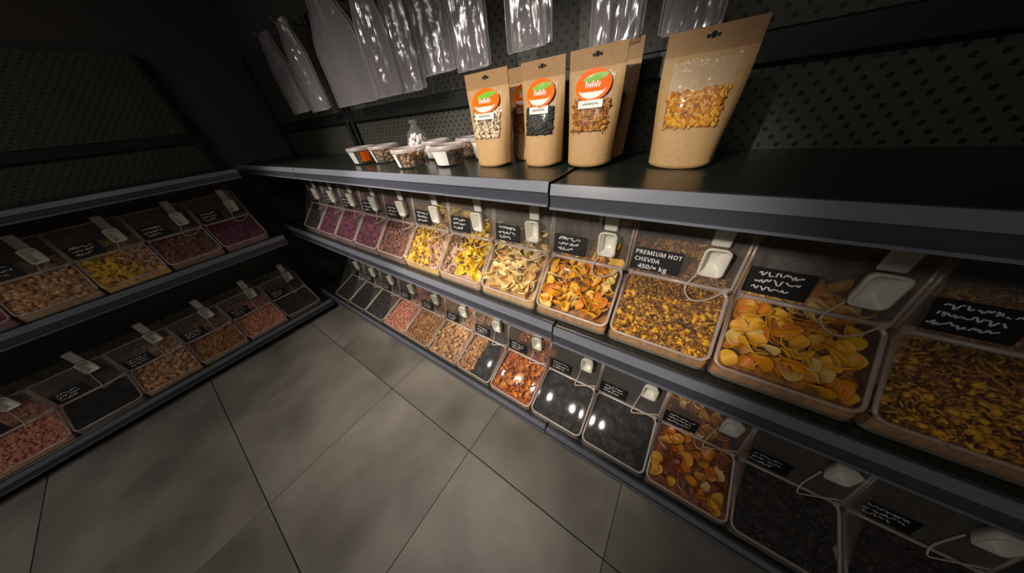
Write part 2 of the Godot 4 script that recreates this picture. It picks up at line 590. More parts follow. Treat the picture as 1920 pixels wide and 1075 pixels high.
func make_scoop() -> Node3D:
	# open rounded tub with a flat handle that hooks upwards and a thin tether
	var t := thing("scoop", "x", "scoop")
	var st := begin()
	var w := 0.060
	var h := 0.088
	var out := round_rect(w, h, 0.014, 4)
	var inn := round_rect(w - 0.012, h - 0.012, 0.010, 4)
	var bot := round_rect(w - 0.018, h - 0.018, 0.009, 4)
	st.set_smooth_group(0)
	var n := out.size()
	var f := func(p: Vector2, z: float) -> Vector3: return Vector3(p.x, p.y + z * 0.05, z)
	for i in n:
		var j := (i + 1) % n
		quad(st, f.call(bot[i], 0.0), f.call(out[i], 0.034), f.call(out[j], 0.034), f.call(bot[j], 0.0))
		quad(st, f.call(out[i], 0.034), f.call(inn[i], 0.034), f.call(inn[j], 0.034), f.call(out[j], 0.034))
		quad(st, f.call(inn[i], 0.034), f.call(bot[i] * 0.9, 0.004), f.call(bot[j] * 0.9, 0.004), f.call(inn[j], 0.034))
		tri(st, f.call(bot[i] * 0.9, 0.004), Vector3(0, 0, 0.004), f.call(bot[j] * 0.9, 0.004))
		tri(st, f.call(bot[i], 0.0), f.call(bot[j], 0.0), Vector3(0, 0, 0.0))
	put("cup", done(st), M.scoop, t)
	st = begin()
	st.set_smooth_group(0)
	box(st, Vector3(0, 0.082, 0.008), Vector3(0.042, 0.078, 0.009), 0.003)
	box(st, Vector3(0, 0.119, 0.0), Vector3(0.042, 0.008, 0.022), 0.003)
	put("handle", done(st), M.scoop_handle, t)
	remove_child(t)
	taken.erase("scoop")
	return t

func tether_mesh(kind: String) -> ArrayMesh:
	var s: Dictionary = SPEC[kind]
	var st := begin()
	var y0: float = s.hy
	var z0: float = s.hz
	# from the scoop's foot, down over the lid in a loop, back up to the hinge
	var ctl: Array = [Vector3(-0.022, -0.042, 0.016), Vector3(-0.04, y0 - 0.275 - 0.012, z0 + 0.24), Vector3(-0.02, y0 - 0.275 - 0.03, z0 + 0.27), Vector3(0.02, y0 - 0.275 - 0.022, z0 + 0.262), Vector3(0.075, y0 - 0.275 + 0.012, z0 + 0.215)]
	if kind == "low": ctl = [Vector3(-0.026, -0.04, 0.014), Vector3(-0.038, y0 - 0.275 + 0.02, z0 + 0.225), Vector3(-0.042, y0 - 0.275 - 0.008, z0 + 0.25), Vector3(-0.02, y0 - 0.275 - 0.005, z0 + 0.245), Vector3(0.072, y0 - 0.275 + 0.014, z0 + 0.212)]
	var cv := Curve3D.new()
	for k in ctl.size():
		var a: Vector3 = ctl[maxi(k - 1, 0)]
		var b: Vector3 = ctl[mini(k + 1, ctl.size() - 1)]
		cv.add_point(ctl[k], -(b - a) / 6.0, (b - a) / 6.0)
	cv.bake_interval = 0.008
	tube(st, Array(cv.get_baked_points()), 0.0028, 6)
	return done(st)

# ---------------------------------------------------------------- food
func mixc(cols: Array, t: float) -> Color:
	t = clampf(t, 0.0, 0.9999) * (cols.size() - 1)
	var k := int(t)
	return (cols[k] as Color).lerp(cols[k + 1], t - k)

func lin(c: Color) -> Color:
	return c.srgb_to_linear()

# height of the fill inside a bin above the shelf at depth z
func fill_y(kind: String, z: float, full: float) -> float:
	var s: Dictionary = SPEC[kind]
	if z > s.hz: return lerpf((s.rim - 0.010) * minf(1.0, full + 0.02), (s.hy - 0.025) * full, clampf((s.z0 - z) / (s.z0 - s.hz), 0, 1))
	return lerpf((s.hy - 0.025) * full, (s.hy + 0.045) * full, (s.hz - z) / (s.hz - BACK))

func heap(bin: Node3D, kind: String, label: String, called: String, category: String, cols: Array, full := 1.0, grain := 0.004, freq := 60.0, mt := "food", x0 := 0.008, x1 := BIN_W - 0.008) -> MeshInstance3D:
	var s: Dictionary = SPEC[kind]
	var st := begin()
	var off := Vector3(rng.randf() * 50, 0, rng.randf() * 50)
	var ztop: float = s.z0 - 0.004
	var zend := BACK + 0.01
	var side := func(u: float) -> float: return 1.0 - 0.35 * pow(absf(2 * u - 1), 6)
	var f := func(u: float, v: float) -> Vector3:
		var z := lerpf(ztop, zend, v)
		var x := lerpf(x0, x1, u)
		var y := fill_y(kind, z, full)
		y += 0.012 * noise.get_noise_2d(x * 1500 + off.x * 9, z * 1500) + grain * noise.get_noise_2d(x * 100 * freq + off.x, z * 100 * freq)
		return Vector3(x, maxf(y, 0.008), z)
	var c := func(u: float, v: float) -> Color:
		var k := 0.5 + 0.55 * noise.get_noise_2d(u * 30 * freq + off.z, v * 30 * freq) + 0.5 * noise.get_noise_2d(u * 240 + off.z, v * 240)
		return lin(mixc(cols, k))
	grid(st, 40, 44, f, c)
	# front face down to the tray and the two sides
	grid(st, 40, 2, func(u: float, v: float) -> Vector3:
		var p: Vector3 = f.call(u, 0.0)
		return Vector3(p.x, lerpf(0.006, p.y, v), p.z), func(u: float, v: float) -> Color: return c.call(u, v * 0.05))
	for q: float in [0.0, 1.0]:
		grid(st, 44, 2, func(u: float, v: float) -> Vector3:
			var p: Vector3 = f.call(q, u)
			return Vector3(p.x, lerpf(0.006, p.y, v), p.z), func(u: float, v: float) -> Color: return c.call(q, u))
	var o := put(called, done(st), M[mt])
	o.transform = bin.transform
	tag(o, label, category, "", "stuff")
	return o

# many small pieces lying on a fill: one mass that nobody could count
func sprinkle(bin: Node3D, kind: String, called: String, parent: Node, mesh: Mesh, n: int, cols: Array, size: Vector2, lift := 0.004, full := 1.0, x0 := 0.012, x1 := BIN_W - 0.012, zf := 0.0, zb := 1.0, flat := 0.5, mt := "food") -> void:
	var s: Dictionary = SPEC[kind]
	var mm := MultiMesh.new()
	mm.transform_format = MultiMesh.TRANSFORM_3D
	mm.use_colors = true
	mm.mesh = mesh
	mm.instance_count = n
	for i in n:
		var z := lerpf(s.z0 - 0.008, BACK + 0.02, lerpf(zf, zb, rng.randf()))
		var x := rng.randf_range(x0, x1)
		var y := fill_y(kind, z, full) + 0.012 * 0.3 + rng.randf_range(-0.3, 1.0) * lift
		var b := Basis.from_euler(Vector3(rng.randf_range(-1, 1) * PI * flat, rng.randf() * TAU, rng.randf_range(-1, 1) * PI * flat)).scaled(Vector3.ONE * rng.randf_range(size.x, size.y))
		mm.set_instance_transform(i, Transform3D(b, Vector3(x, y, z)))
		mm.set_instance_color(i, lin(mixc(cols, rng.randf())))
	var o := MultiMeshInstance3D.new()
	o.name = called
	o.multimesh = mm
	o.material_override = M[mt]
	parent.add_child(o, true)
	o.set_meta("kind", "stuff")

# a crisp: a thin disc curled one way or the other, with a wavy rim
var crisps := []
func make_crisps() -> void:
	for k in 7:
		var st := begin()
		var curl := rng.randf_range(0.35, 1.0)
		var wav := rng.randf_range(0.05, 0.2)
		var asp := rng.randf_range(0.72, 1.0)
		var ph := rng.randf() * TAU
		var top := func(u: float, v: float) -> Vector3:
			var a := u * TAU
			var r := v * (1.0 + 0.08 * sin(3 * a + ph))
			var x := cos(a) * r
			var z := sin(a) * r * asp
			return Vector3(sin(x * curl) / maxf(curl, 0.2), (1.0 - cos(x * curl * 1.4)) / maxf(curl, 0.2) + wav * r * r * sin(2 * a + ph), z)
		grid(st, 14, 4, func(u: float, v: float) -> Vector3: return top.call(u, v) + Vector3(0, 0.045, 0), null, true)
		grid(st, 14, 4, func(u: float, v: float) -> Vector3: return top.call(u, v) - Vector3(0, 0.045, 0))
		grid(st, 14, 1, func(u: float, v: float) -> Vector3: return top.call(u, 1.0) + Vector3(0, lerpf(0.045, -0.045, v), 0), null, true)
		crisps.append(done(st))

var tint_mats := {}
func tinted(c: Color, rough: float) -> StandardMaterial3D:
	var key := "%s %.2f" % [c.to_html(), rough]
	if not tint_mats.has(key):
		var m := StandardMaterial3D.new()
		m.resource_name = "dried_food"
		m.albedo_color = c
		m.roughness = rough
		m.backlight_enabled = true
		m.backlight = Color(c.r, c.g, c.b) * 0.4
		tint_mats[key] = m
	return tint_mats[key]

func pieces(bin: Node3D, kind: String, called: String, label: String, category: String, group: String, n: int, cols: Array, size: Vector2, meshes: Array, full := 1.0, x0 := 0.03, x1 := BIN_W - 0.03, zb := 0.85, tilt := 0.55, rough := 0.5) -> void:
	var s: Dictionary = SPEC[kind]
	var put_at: Array[Vector3] = []
	var tries := 0
	while put_at.size() < n and tries < n * 30:
		tries += 1
		var layer := 0.0 if put_at.size() < n * 0.6 else 1.0
		var sz := rng.randf_range(size.x, size.y)
		var z := lerpf(s.z0 - 0.024, BACK + 0.03, zb * pow(rng.randf(), 1.25))
		var x := rng.randf_range(x0, x1)
		var y := fill_y(kind, z, full) + 0.007 + layer * 0.011
		var p := Vector3(x, y, z)
		var ok := true
		for q in put_at:
			if q.distance_to(p) < sz * (0.85 if layer == 0.0 else 0.95): ok = false
		if not ok and tries < n * 24: continue
		put_at.append(p)
		var o := put(called, meshes[rng.randi() % meshes.size()], tinted(cols[rng.randi() % cols.size()], rough))
		o.transform = bin.transform * Transform3D(Basis.from_euler(Vector3(0.5 + rng.randf_range(-1, 1) * tilt, rng.randf() * TAU, rng.randf_range(-1, 1) * tilt)).scaled(Vector3.ONE * sz), p)
		tag(o, label, category, group)

var stick: Mesh
var grain_mesh: Mesh
var chunk: Mesh
func make_bits() -> void:
	var st := begin()
	blob(st, Vector3.ZERO, Vector3(0.22, 0.16, 1.0), Basis(), Color.WHITE, 4, 5)
	stick = done(st)
	st = begin()
	blob(st, Vector3.ZERO, Vector3(0.7, 0.5, 1.0), Basis(), Color.WHITE, 4, 6)
	grain_mesh = done(st)
	st = begin()
	blob(st, Vector3.ZERO, Vector3(1.0, 0.6, 0.8), Basis(), Color.WHITE, 5, 7, 0.6)
	chunk = done(st)

# ---------------------------------------------------------------- bins along a run
func place_bin(kind: String, at: Vector3, turn: float, what: String, scr: int, words := []) -> Node3D:
	var o: Node3D = proto[kind].duplicate()
	o.name = numbered("scoop_bin")
	add_child(o)
	o.position = at
	o.rotation.y = turn
	tag(o, "clear scoop bin of " + what, "food bin", "clear scoop bins along the shelves")
	card(o, kind, scr, words)
	var sc: Node3D = proto["scoop"].duplicate()
	sc.name = numbered("scoop")
	add_child(sc)
	tag(sc, "scoop on bin of " + what, "scoop", "white scoops hanging on the bins")
	var y := 0.281
	sc.transform = o.transform * Transform3D(Basis(), Vector3(0.216, y, panel_z(kind, y) + 0.006))
	put("tether", proto["tether_" + kind], M.tether, sc)
	return o

func fill(b: Node3D, kind: String, food: String, what: String) -> void:
	var full := 1.0
	match food:
		"magenta":
			var h := heap(b, kind, "heap of " + what, "dried_heap", "dried food", [Color(0.22, 0.05, 0.12), Color(0.40, 0.09, 0.24), Color(0.50, 0.18, 0.33)], 1.05, 0.010, 40)
			sprinkle(b, kind, "flake", h, chunk, 500, [Color(0.24, 0.05, 0.14), Color(0.42, 0.10, 0.26), Color(0.54, 0.24, 0.38)], Vector2(0.006, 0.013), 0.006)
		"russet":
			var h := heap(b, kind, "heap of " + what, "dried_heap", "dried food", [Color(0.26, 0.13, 0.09), Color(0.46, 0.25, 0.18), Color(0.56, 0.36, 0.28)], 1.0, 0.008, 40)
			sprinkle(b, kind, "flake", h, chunk, 450, [Color(0.28, 0.14, 0.10), Color(0.52, 0.30, 0.22), Color(0.62, 0.42, 0.34)], Vector2(0.006, 0.012), 0.005)
		"yellow":
			var h := heap(b, kind, "heap of " + what, "crisp_heap", "crisps", [Color(0.62, 0.45, 0.25), Color(0.85, 0.66, 0.2), Color(0.92, 0.78, 0.34)], 1.0, 0.010, 30)
			sprinkle(b, kind, "crisp", h, crisps[0], 200, [Color(0.66, 0.50, 0.34), Color(0.84, 0.69, 0.12), Color(0.90, 0.78, 0.20)], Vector2(0.014, 0.024), 0.012, 1.0, 0.012, 0.2)
			sprinkle(b, kind, "pale_crisp", h, crisps[2], 120, [Color(0.70, 0.54, 0.44), Color(0.78, 0.62, 0.5)], Vector2(0.012, 0.02), 0.010, 1.0, 0.15, BIN_W - 0.012, 0.0, 0.7)
		"heap_yellow":
			var h := heap(b, kind, "heap of " + what, "crisp_heap", "crisps", [Color(0.60, 0.47, 0.36), Color(0.72, 0.59, 0.46), Color(0.68, 0.54, 0.42)], 0.85, 0.008, 30)
			sprinkle(b, kind, "pale_crisp", h, crisps[3], 120, [Color(0.64, 0.5, 0.4), Color(0.76, 0.62, 0.5)], Vector2(0.012, 0.02), 0.008, 0.85, 0.012, 0.12)
		"black":
			var h := heap(b, kind, "heap of " + what, "seed_heap", "seeds", [Color(0.02, 0.02, 0.025), Color(0.035, 0.035, 0.042), Color(0.05, 0.05, 0.06)], 0.9, 0.001, 80)
			sprinkle(b, kind, "seed", h, grain_mesh, 2600, [Color(0.015, 0.015, 0.02), Color(0.05, 0.05, 0.06), Color(0.14, 0.14, 0.16)], Vector2(0.0022, 0.0036), 0.003, 0.9)
		"charcoal":
			var h := heap(b, kind, "heap of " + what, "dried_heap", "dried food", [Color(0.05, 0.045, 0.05), Color(0.14, 0.115, 0.11), Color(0.24, 0.18, 0.17)], 0.95, 0.008, 50)
			sprinkle(b, kind, "flake", h, chunk, 400, [Color(0.05, 0.045, 0.05), Color(0.16, 0.13, 0.12), Color(0.3, 0.22, 0.2)], Vector2(0.005, 0.011), 0.005, 0.95)
		"pink":
			var h := heap(b, kind, "heap of " + what, "dried_heap", "dried food", [Color(0.62, 0.36, 0.27), Color(0.80, 0.52, 0.41), Color(0.86, 0.62, 0.52)], 1.0, 0.008, 40)
			sprinkle(b, kind, "flake", h, chunk, 450, [Color(0.68, 0.4, 0.28), Color(0.84, 0.57, 0.46), Color(0.9, 0.68, 0.58)], Vector2(0.006, 0.013), 0.005)
		"tan":
			var h := heap(b, kind, "heap of " + what, "grain_heap", "dried food", [Color(0.42, 0.28, 0.15), Color(0.62, 0.44, 0.25), Color(0.74, 0.55, 0.34)], 1.05, 0.008, 40)
			sprinkle(b, kind, "grain", h, chunk, 500, [Color(0.46, 0.3, 0.16), Color(0.68, 0.48, 0.28), Color(0.82, 0.62, 0.4)], Vector2(0.006, 0.012), 0.005, 1.05)
		"beige":
			var h := heap(b, kind, "heap of " + what, "crisp_heap", "dried food", [Color(0.50, 0.36, 0.24), Color(0.68, 0.51, 0.35), Color(0.78, 0.60, 0.42)], 1.0, 0.010, 30)
			sprinkle(b, kind, "chunk", h, chunk, 230, [Color(0.6, 0.44, 0.3), Color(0.78, 0.6, 0.42), Color(0.88, 0.70, 0.48)], Vector2(0.011, 0.022), 0.010)
		"half":
			var h := heap(b, kind, "heap of pale brown nibbles filling one half of the bin beside apricots", "grain_heap", "dried food", [Color(0.42, 0.29, 0.18), Color(0.64, 0.46, 0.29), Color(0.72, 0.53, 0.34)], 1.0, 0.008, 40, "food", 0.008, 0.125)
			sprinkle(b, kind, "nibble", h, chunk, 220, [Color(0.45, 0.31, 0.19), Color(0.7, 0.5, 0.32), Color(0.82, 0.63, 0.42)], Vector2(0.007, 0.014), 0.006, 1.0, 0.014, 0.125)
			h = heap(b, kind, "heap of black seeds filling the other half of the bin beside apricots", "seed_heap", "seeds", [Color(0.02, 0.02, 0.025), Color(0.035, 0.035, 0.042), Color(0.05, 0.05, 0.06)], 0.85, 0.001, 80, "food", 0.127, BIN_W - 0.008)
			sprinkle(b, kind, "seed", h, grain_mesh, 1000, [Color(0.015, 0.015, 0.02), Color(0.05, 0.05, 0.06), Color(0.14, 0.14, 0.16)], Vector2(0.0024, 0.0038), 0.003, 0.85, 0.135, BIN_W - 0.012)
		"mix":
			var h := heap(b, kind, "heap of " + what, "snack_mix", "snack mix", [Color(0.42, 0.24, 0.06), Color(0.66, 0.42, 0.12), Color(0.80, 0.56, 0.18)], 1.0, 0.008, 50)
			sprinkle(b, kind, "strand", h, stick, 3400, [Color(0.26, 0.14, 0.04), Color(0.50, 0.31, 0.08), Color(0.66, 0.45, 0.12), Color(0.80, 0.60, 0.22)], Vector2(0.010, 0.019), 0.011, 1.0, 0.014, BIN_W - 0.014, 0.0, 1.0, 0.35)
			sprinkle(b, kind, "yellow_flake", h, chunk, 230, [Color(0.84, 0.6, 0.08), Color(0.9, 0.70, 0.14), Color(0.76, 0.5, 0.1)], Vector2(0.006, 0.013), 0.010, 1.0, 0.014, BIN_W - 0.014, 0.0, 0.33)

func build_bins() -> void:
	proto["up"] = make_bin("up")
	proto["low"] = make_bin("low")
	proto["scoop"] = make_scoop()
	proto["tether_up"] = tether_mesh("up")
	proto["tether_low"] = tether_mesh("low")
	var x1 := -1.5337
	var w1 := 0.2873
	var upper := {
		-4: ["charcoal", "dark crumbs, last in the upper row before the corner"],
		-3: ["magenta", "magenta dried pieces, third left of the russet bin"],
		-2: ["magenta", "magenta dried pieces, second left of the russet bin"],
		-1: ["magenta", "deep magenta dried pieces, touching the russet bin"],
		0: ["russet", "russet brown dried pieces in the upper row"],
		1: ["yellow", "small yellow crisps beside the russet bin"],
		2: ["heap_yellow", "bright yellow curls heaped over pale crisps"],
		3: ["", "pale tan curled crisps in the upper row"],
		4: ["", "curled orange crisps, lit, beside the snack mix"],
		5: ["mix", "strand snack mix carded PREMIUM HOT CHEVDA"],
		6: ["", "curled orange crisps in the dim end, upper row"],
		7: ["mix", "strand snack mix in the dim end, upper row"],
		8: ["charcoal", "dark crumbs at the near end of the upper row"]}
	for i: int in upper:
		var e: Array = upper[i]
		var words := []
		if i == 5: words = [["PREMIUM HOT", 0.00058, 0.0, 0.022], ["CHEVDA", 0.00060, -0.026, -0.001], ["450/= kg", 0.00066, -0.006, -0.025]]
		var b := place_bin("up", Vector3(x1 + i * w1, SHELF_MID, 0), 0, e[1], i + 4, words)
		if e[0]: fill(b, "up", e[0], e[1])
		if i == 2:
			pieces(b, "up", "crisp", "bright yellow curl heaped in the bin between small yellow and pale tan crisps", "crisp", "yellow curls", 85, [Color(0.90, 0.73, 0.05), Color(0.92, 0.78, 0.12), Color(0.86, 0.66, 0.04), Color(0.92, 0.82, 0.32)], Vector2(0.018, 0.029), crisps, 1.0, 0.11, BIN_W - 0.025, 0.75)
		if i == 3:
			heap(b, "up", "bed of pale crisp crumbs under the pale tan curls", "crisp_heap", "crisps", [Color(0.60, 0.45, 0.25), Color(0.78, 0.62, 0.37), Color(0.86, 0.72, 0.47)], 0.78, 0.012, 30)
			pieces(b, "up", "crisp", "large pale tan curled crisp in the bin left of the orange crisps", "crisp", "pale tan crisps", 92, [Color(0.88, 0.74, 0.44), Color(0.92, 0.80, 0.54), Color(0.80, 0.63, 0.34), Color(0.94, 0.86, 0.64)], Vector2(0.024, 0.037), crisps, 0.9, 0.03, BIN_W - 0.03, 0.8)
		if i == 4 or i == 6:
			heap(b, "up", "bed of orange crisp crumbs under the " + ("lit" if i == 4 else "dim") + " orange crisps", "crisp_heap", "crisps", [Color(0.42, 0.24, 0.04), Color(0.66, 0.42, 0.06), Color(0.80, 0.56, 0.10)], 0.62, 0.014, 30)
			pieces(b, "up", "crisp", "curled orange crisp in the lit bin left of the snack mix" if i == 4 else "curled orange crisp in the dim bin right of the snack mix", "crisp", "lit orange crisps" if i == 4 else "dim orange crisps", 105, [Color(0.92, 0.67, 0.08), Color(0.94, 0.73, 0.16), Color(0.90, 0.58, 0.03), Color(0.93, 0.80, 0.44), Color(0.84, 0.51, 0.03), Color(0.96, 0.74, 0.08)], Vector2(0.022, 0.037), crisps, 0.9, 0.03, BIN_W - 0.03, 0.8, 0.75)
	var x2 := -2.107
	var w2 := 0.2856
	var lower := {
		-2: ["charcoal", "dark crumbs, last in the lower row before the corner"],
		-1: ["black", "glossy black seeds near the corner of the lower row"],
		0: ["charcoal", "dark brown crumbs left of the pink flakes"],
		1: ["pink", "salmon pink flakes in the lower row"],
		2: ["tan", "brown granola right of the pink flakes"],
		3: ["beige", "chunky beige pieces right of the granola"],
		4: ["half", "pale nibbles and black seeds side by side"],
		5: ["", "rust orange dried apricots in the lower row"],
		6: ["black", "fine black seeds right of the apricots"],
		7: ["black", "fine black seeds beside the orange and yellow mix"],
		8: ["", "orange and yellow dried fruit mix in the lower row"],
		9: ["charcoal", "dark crumbs right of the orange and yellow fruit mix"],
		10: ["charcoal", "dark crumbs at the near end of the lower row"]}
	for i: int in lower:
		var e: Array = lower[i]
		var b := place_bin("low", Vector3(x2 + i * w2, SHELF_LOW, 0), 0, e[1], i + 3)
		if e[0]: fill(b, "low", e[0], e[1])
		if i == 5:
			heap(b, "low", "bed of apricot scraps under the whole dried apricots", "fruit_heap", "dried fruit", [Color(0.4, 0.16, 0.05), Color(0.66, 0.30, 0.1), Color(0.76, 0.4, 0.15)], 0.9, 0.008, 30)
			pieces(b, "low", "dried_apricot", "rust orange dried apricot in the lower bin under the orange crisps", "dried fruit", "dried apricots", 120, [Color(0.80, 0.47, 0.14), Color(0.72, 0.40, 0.10), Color(0.86, 0.55, 0.20), Color(0.62, 0.32, 0.08)], Vector2(0.015, 0.023), crisps, 1.0, 0.025, BIN_W - 0.025, 0.95, 0.6)
		if i == 8:
			heap(b, "low", "bed of brown fruit scraps under the orange and yellow fruit mix", "fruit_heap", "dried fruit", [Color(0.3, 0.12, 0.05), Color(0.56, 0.28, 0.1), Color(0.7, 0.4, 0.15)], 0.9, 0.008, 30)
			pieces(b, "low", "dried_fruit", "orange or yellow piece of the fruit mix at the right end of the lower row", "dried fruit", "fruit mix pieces", 80, [Color(0.88, 0.55, 0.12), Color(0.90, 0.66, 0.18), Color(0.92, 0.78, 0.52), Color(0.48, 0.24, 0.08), Color(0.84, 0.46, 0.08)], Vector2(0.02, 0.034), crisps, 1.0, 0.03, BIN_W - 0.03, 0.95, 0.6, 0.3)
	# the return run at the far end, face towards +x
	var kinds := ["magenta", "russet", "yellow", "beige", "magenta", "yellow", "tan"]
	var low_kinds := ["charcoal", "pink", "tan", "beige", "black", "pink", "charcoal"]
	var place := ["nearest the corner", "second from the corner", "third from the corner", "fourth from the corner", "fifth from the corner", "sixth from the corner", "seventh from the corner"]
	var word := {"magenta": "magenta dried pieces", "russet": "russet dried pieces", "yellow": "small yellow crisps", "beige": "chunky beige pieces", "charcoal": "dark crumbs", "pink": "salmon pink flakes", "tan": "brown granola", "black": "black seeds"}
	for i in 7:
		var z := 0.16 + (i + 1) * 0.2873
		var wu: String = word[kinds[i]] + ", upper row of end shelving, " + place[i]
		var b := place_bin("up", Vector3(-2.75, SHELF_MID, z), PI / 2, wu, i)
		fill(b, "up", kinds[i], wu)
		var wl: String = word[low_kinds[i]] + ", lower row of end shelving, " + place[i]
		b = place_bin("low", Vector3(-2.75, SHELF_LOW, z), PI / 2, wl, i + 2)
		fill(b, "low", low_kinds[i], wl)

# ---------------------------------------------------------------- pouches
func pouch(at: Vector3, turn: float, wt: float, wb: float, h: float, label: String, food: String, sticker := true) -> void:
	var t := thing("kraft_pouch", label, "pouch", at, turn, "brown stand-up pouches on the top shelf")
	var half := func(v: float) -> float: return lerpf(wb, wt, smoothstep(0.0, 0.75, v)) / 2.0
	var bulge := func(u: float, v: float) -> float:
		var e := 1.0 - pow(absf(2 * u - 1), 2.6)
		var tv := 0.034 * (1.0 - smoothstep(0.0, 0.86, v)) + 0.012 * (1.0 - smoothstep(0.6, 0.86, v))
		return tv * sqrt(maxf(e, 0.0)) + 0.0012 + 0.0015 * e * noise.get_noise_2d(u * 260 + at.x * 900, v * 330)
	var surf := func(u: float, v: float, off: float, side: float) -> Vector3:
		var a: float = half.call(v)
		var y := h * v
		if v < 0.1: y += 0.006 * pow(absf(2 * u - 1), 2) * (1.0 - v / 0.1)
		return Vector3(lerpf(-a, a, u), y, side * (bulge.call(u, v) + off) - 0.028 * v * 0.0)
	var v_seal := 0.845
	var st := begin()
	grid(st, 24, 26, func(u: float, v: float) -> Vector3: return surf.call(u, v * v_seal, 0.0, 1.0))
	grid(st, 24, 26, func(u: float, v: float) -> Vector3: return surf.call(u, v * v_seal, 0.0, -1.0), null, true)
	grid(st, 24, 2, func(u: float, v: float) -> Vector3: return surf.call(u, 0.0, 0.0, lerpf(-1, 1, v)))
	put("bag_body", done(st), M.kraft, t)
	st = begin()
	grid(st, 16, 4, func(u: float, v: float) -> Vector3: return surf.call(u, lerpf(v_seal, 1.0, v), 0.0, 1.0))
	grid(st, 16, 4, func(u: float, v: float) -> Vector3: return surf.call(u, lerpf(v_seal, 1.0, v), 0.0, -1.0), null, true)
	var top := put("top_seal", done(st), M.kraft_seal, t)
	st = begin()   # euro-slot hang hole
	st.set_smooth_group(-1)
	for c: Vector2 in [Vector2(0, 0), Vector2(-0.009, -0.001), Vector2(0.009, -0.001)]:
		var r := 0.0055 if c.x == 0.0 else 0.003
		for k in 10:
			var a0 := TAU * k / 10
			var a1 := TAU * (k + 1) / 10
			tri(st, Vector3(c.x, h * 0.945 + c.y, 0.0024), Vector3(c.x + cos(a1) * r, h * 0.945 + c.y + sin(a1) * r, 0.0024), Vector3(c.x + cos(a0) * r, h * 0.945 + c.y + sin(a0) * r, 0.0024))
	put("hang_hole", done(st), M.hole_dark, top)
	# window: see-through film, food up to a level, kraft inside above it
	var u0 := 0.14
	var u1 := 0.86
	var lvl := 0.60
	st = begin()
	grid(st, 12, 14, func(u: float, v: float) -> Vector3: return surf.call(lerpf(u0, u1, u), lerpf(0.325, 0.80, v), 0.0006, 1.0))
	var win := put("window", done(st), M.kraft_inside, t)
	var pal: Array = {"bean": [Color(0.86, 0.78, 0.66), Color(0.78, 0.68, 0.54), Color(0.9, 0.84, 0.74), Color(0.45, 0.36, 0.26)], "seed": [Color(0.10, 0.10, 0.11), Color(0.22, 0.22, 0.235), Color(0.05, 0.05, 0.055)], "stick": [Color(0.74, 0.50, 0.18), Color(0.62, 0.38, 0.12), Color(0.83, 0.60, 0.26), Color(0.50, 0.30, 0.10)], "gold": [Color(0.85, 0.58, 0.14), Color(0.76, 0.46, 0.1), Color(0.9, 0.68, 0.26)]}[food]
	st = begin()
	var mid: Color = (pal[0] as Color).lerp(pal[1], 0.5)
	grid(st, 12, 6, func(u: float, v: float) -> Vector3: return surf.call(lerpf(u0 + 0.01, u1 - 0.01, u), lerpf(0.33, lvl - 0.01, v), 0.0009, 1.0), func(_u: float, _v: float) -> Color: return lin(mid.darkened(0.35)))
	var n := 560 if food == "seed" else 330
	var sz: Vector3 = {"bean": Vector3(0.0042, 0.0026, 0.0062), "seed": Vector3(0.0032, 0.0026, 0.0046), "stick": Vector3(0.0024, 0.0018, 0.0105), "gold": Vector3(0.004, 0.002, 0.008)}[food]
	for k in n:
		var u := lerpf(u0 + 0.03, u1 - 0.03, rng.randf())
		var v := lerpf(0.34, lvl, rng.randf()) if food != "bean" else lerpf(0.34, 0.64, pow(rng.randf(), 1.2))
		var p: Vector3 = surf.call(u, v, 0.0018, 1.0)
		var b := Basis.from_euler(Vector3(PI / 2 + rng.randf_range(-0.25, 0.25), rng.randf_range(-0.25, 0.25), 0)) * Basis(Vector3.UP, rng.randf() * TAU)
		blob(st, p, sz * rng.randf_range(0.8, 1.15), b, lin(pal[rng.randi() % pal.size()]), 4, 6)
	var fo := put("contents", done(st), M.food, win)
	fo.set_meta("kind", "stuff")
	st = begin()
	grid(st, 12, 14, func(u: float, v: float) -> Vector3: return surf.call(lerpf(u0, u1, u), lerpf(0.325, 0.815, v), 0.0065 * sin(PI * u) * sin(PI * v) + 0.0008, 1.0))
	put("film", done(st), M.film, win)
	if not sticker: return
	# oval sticker with a leaf, a curved white band and a tag below
	var disc := func(cu: float, cv: float, ru: float, rv: float, off: float, rot: float) -> ArrayMesh:
		var s2 := begin()
		s2.set_smooth_group(0)
		var pt := func(r: float, a: float) -> Vector3:
			var q := Vector2(cos(a) * ru * wt, sin(a) * rv * h).rotated(rot) * r
			return surf.call(cu + q.x / wt, cv + q.y / h, 0.0085 + off, 1.0)
		for ring in 4:
			for k in 24:
				var a0 := TAU * k / 24
				var a1 := TAU * (k + 1) / 24
				quad(s2, pt.call(ring / 4.0, a0), pt.call(ring / 4.0, a1), pt.call((ring + 1) / 4.0, a1), pt.call((ring + 1) / 4.0, a0))
		return done(s2)
	var stk := put("sticker", disc.call(0.5, 0.715, 0.33, 0.128, 0.0, 0.0), M.sticker_orange, t)
	put("leaf", disc.call(0.53, 0.773, 0.22, 0.03, 0.0006, 0.12), M.sticker_green, stk)
	st = begin()
	st.set_smooth_group(0)
	grid(st, 14, 3, func(u: float, v: float) -> Vector3:
		var x := (u - 0.5) * 2.0
		var y := -sqrt(maxf(1.0 - x * x * 0.94, 0.0)) * 0.105
		return surf.call(0.5 + x * 0.262, 0.715 + y + v * 0.055 * (1.0 - x * x) , 0.0092, 1.0))
	put("crescent", done(st), M.sticker_white, stk)
	st = begin()
	st.set_smooth_group(-1)
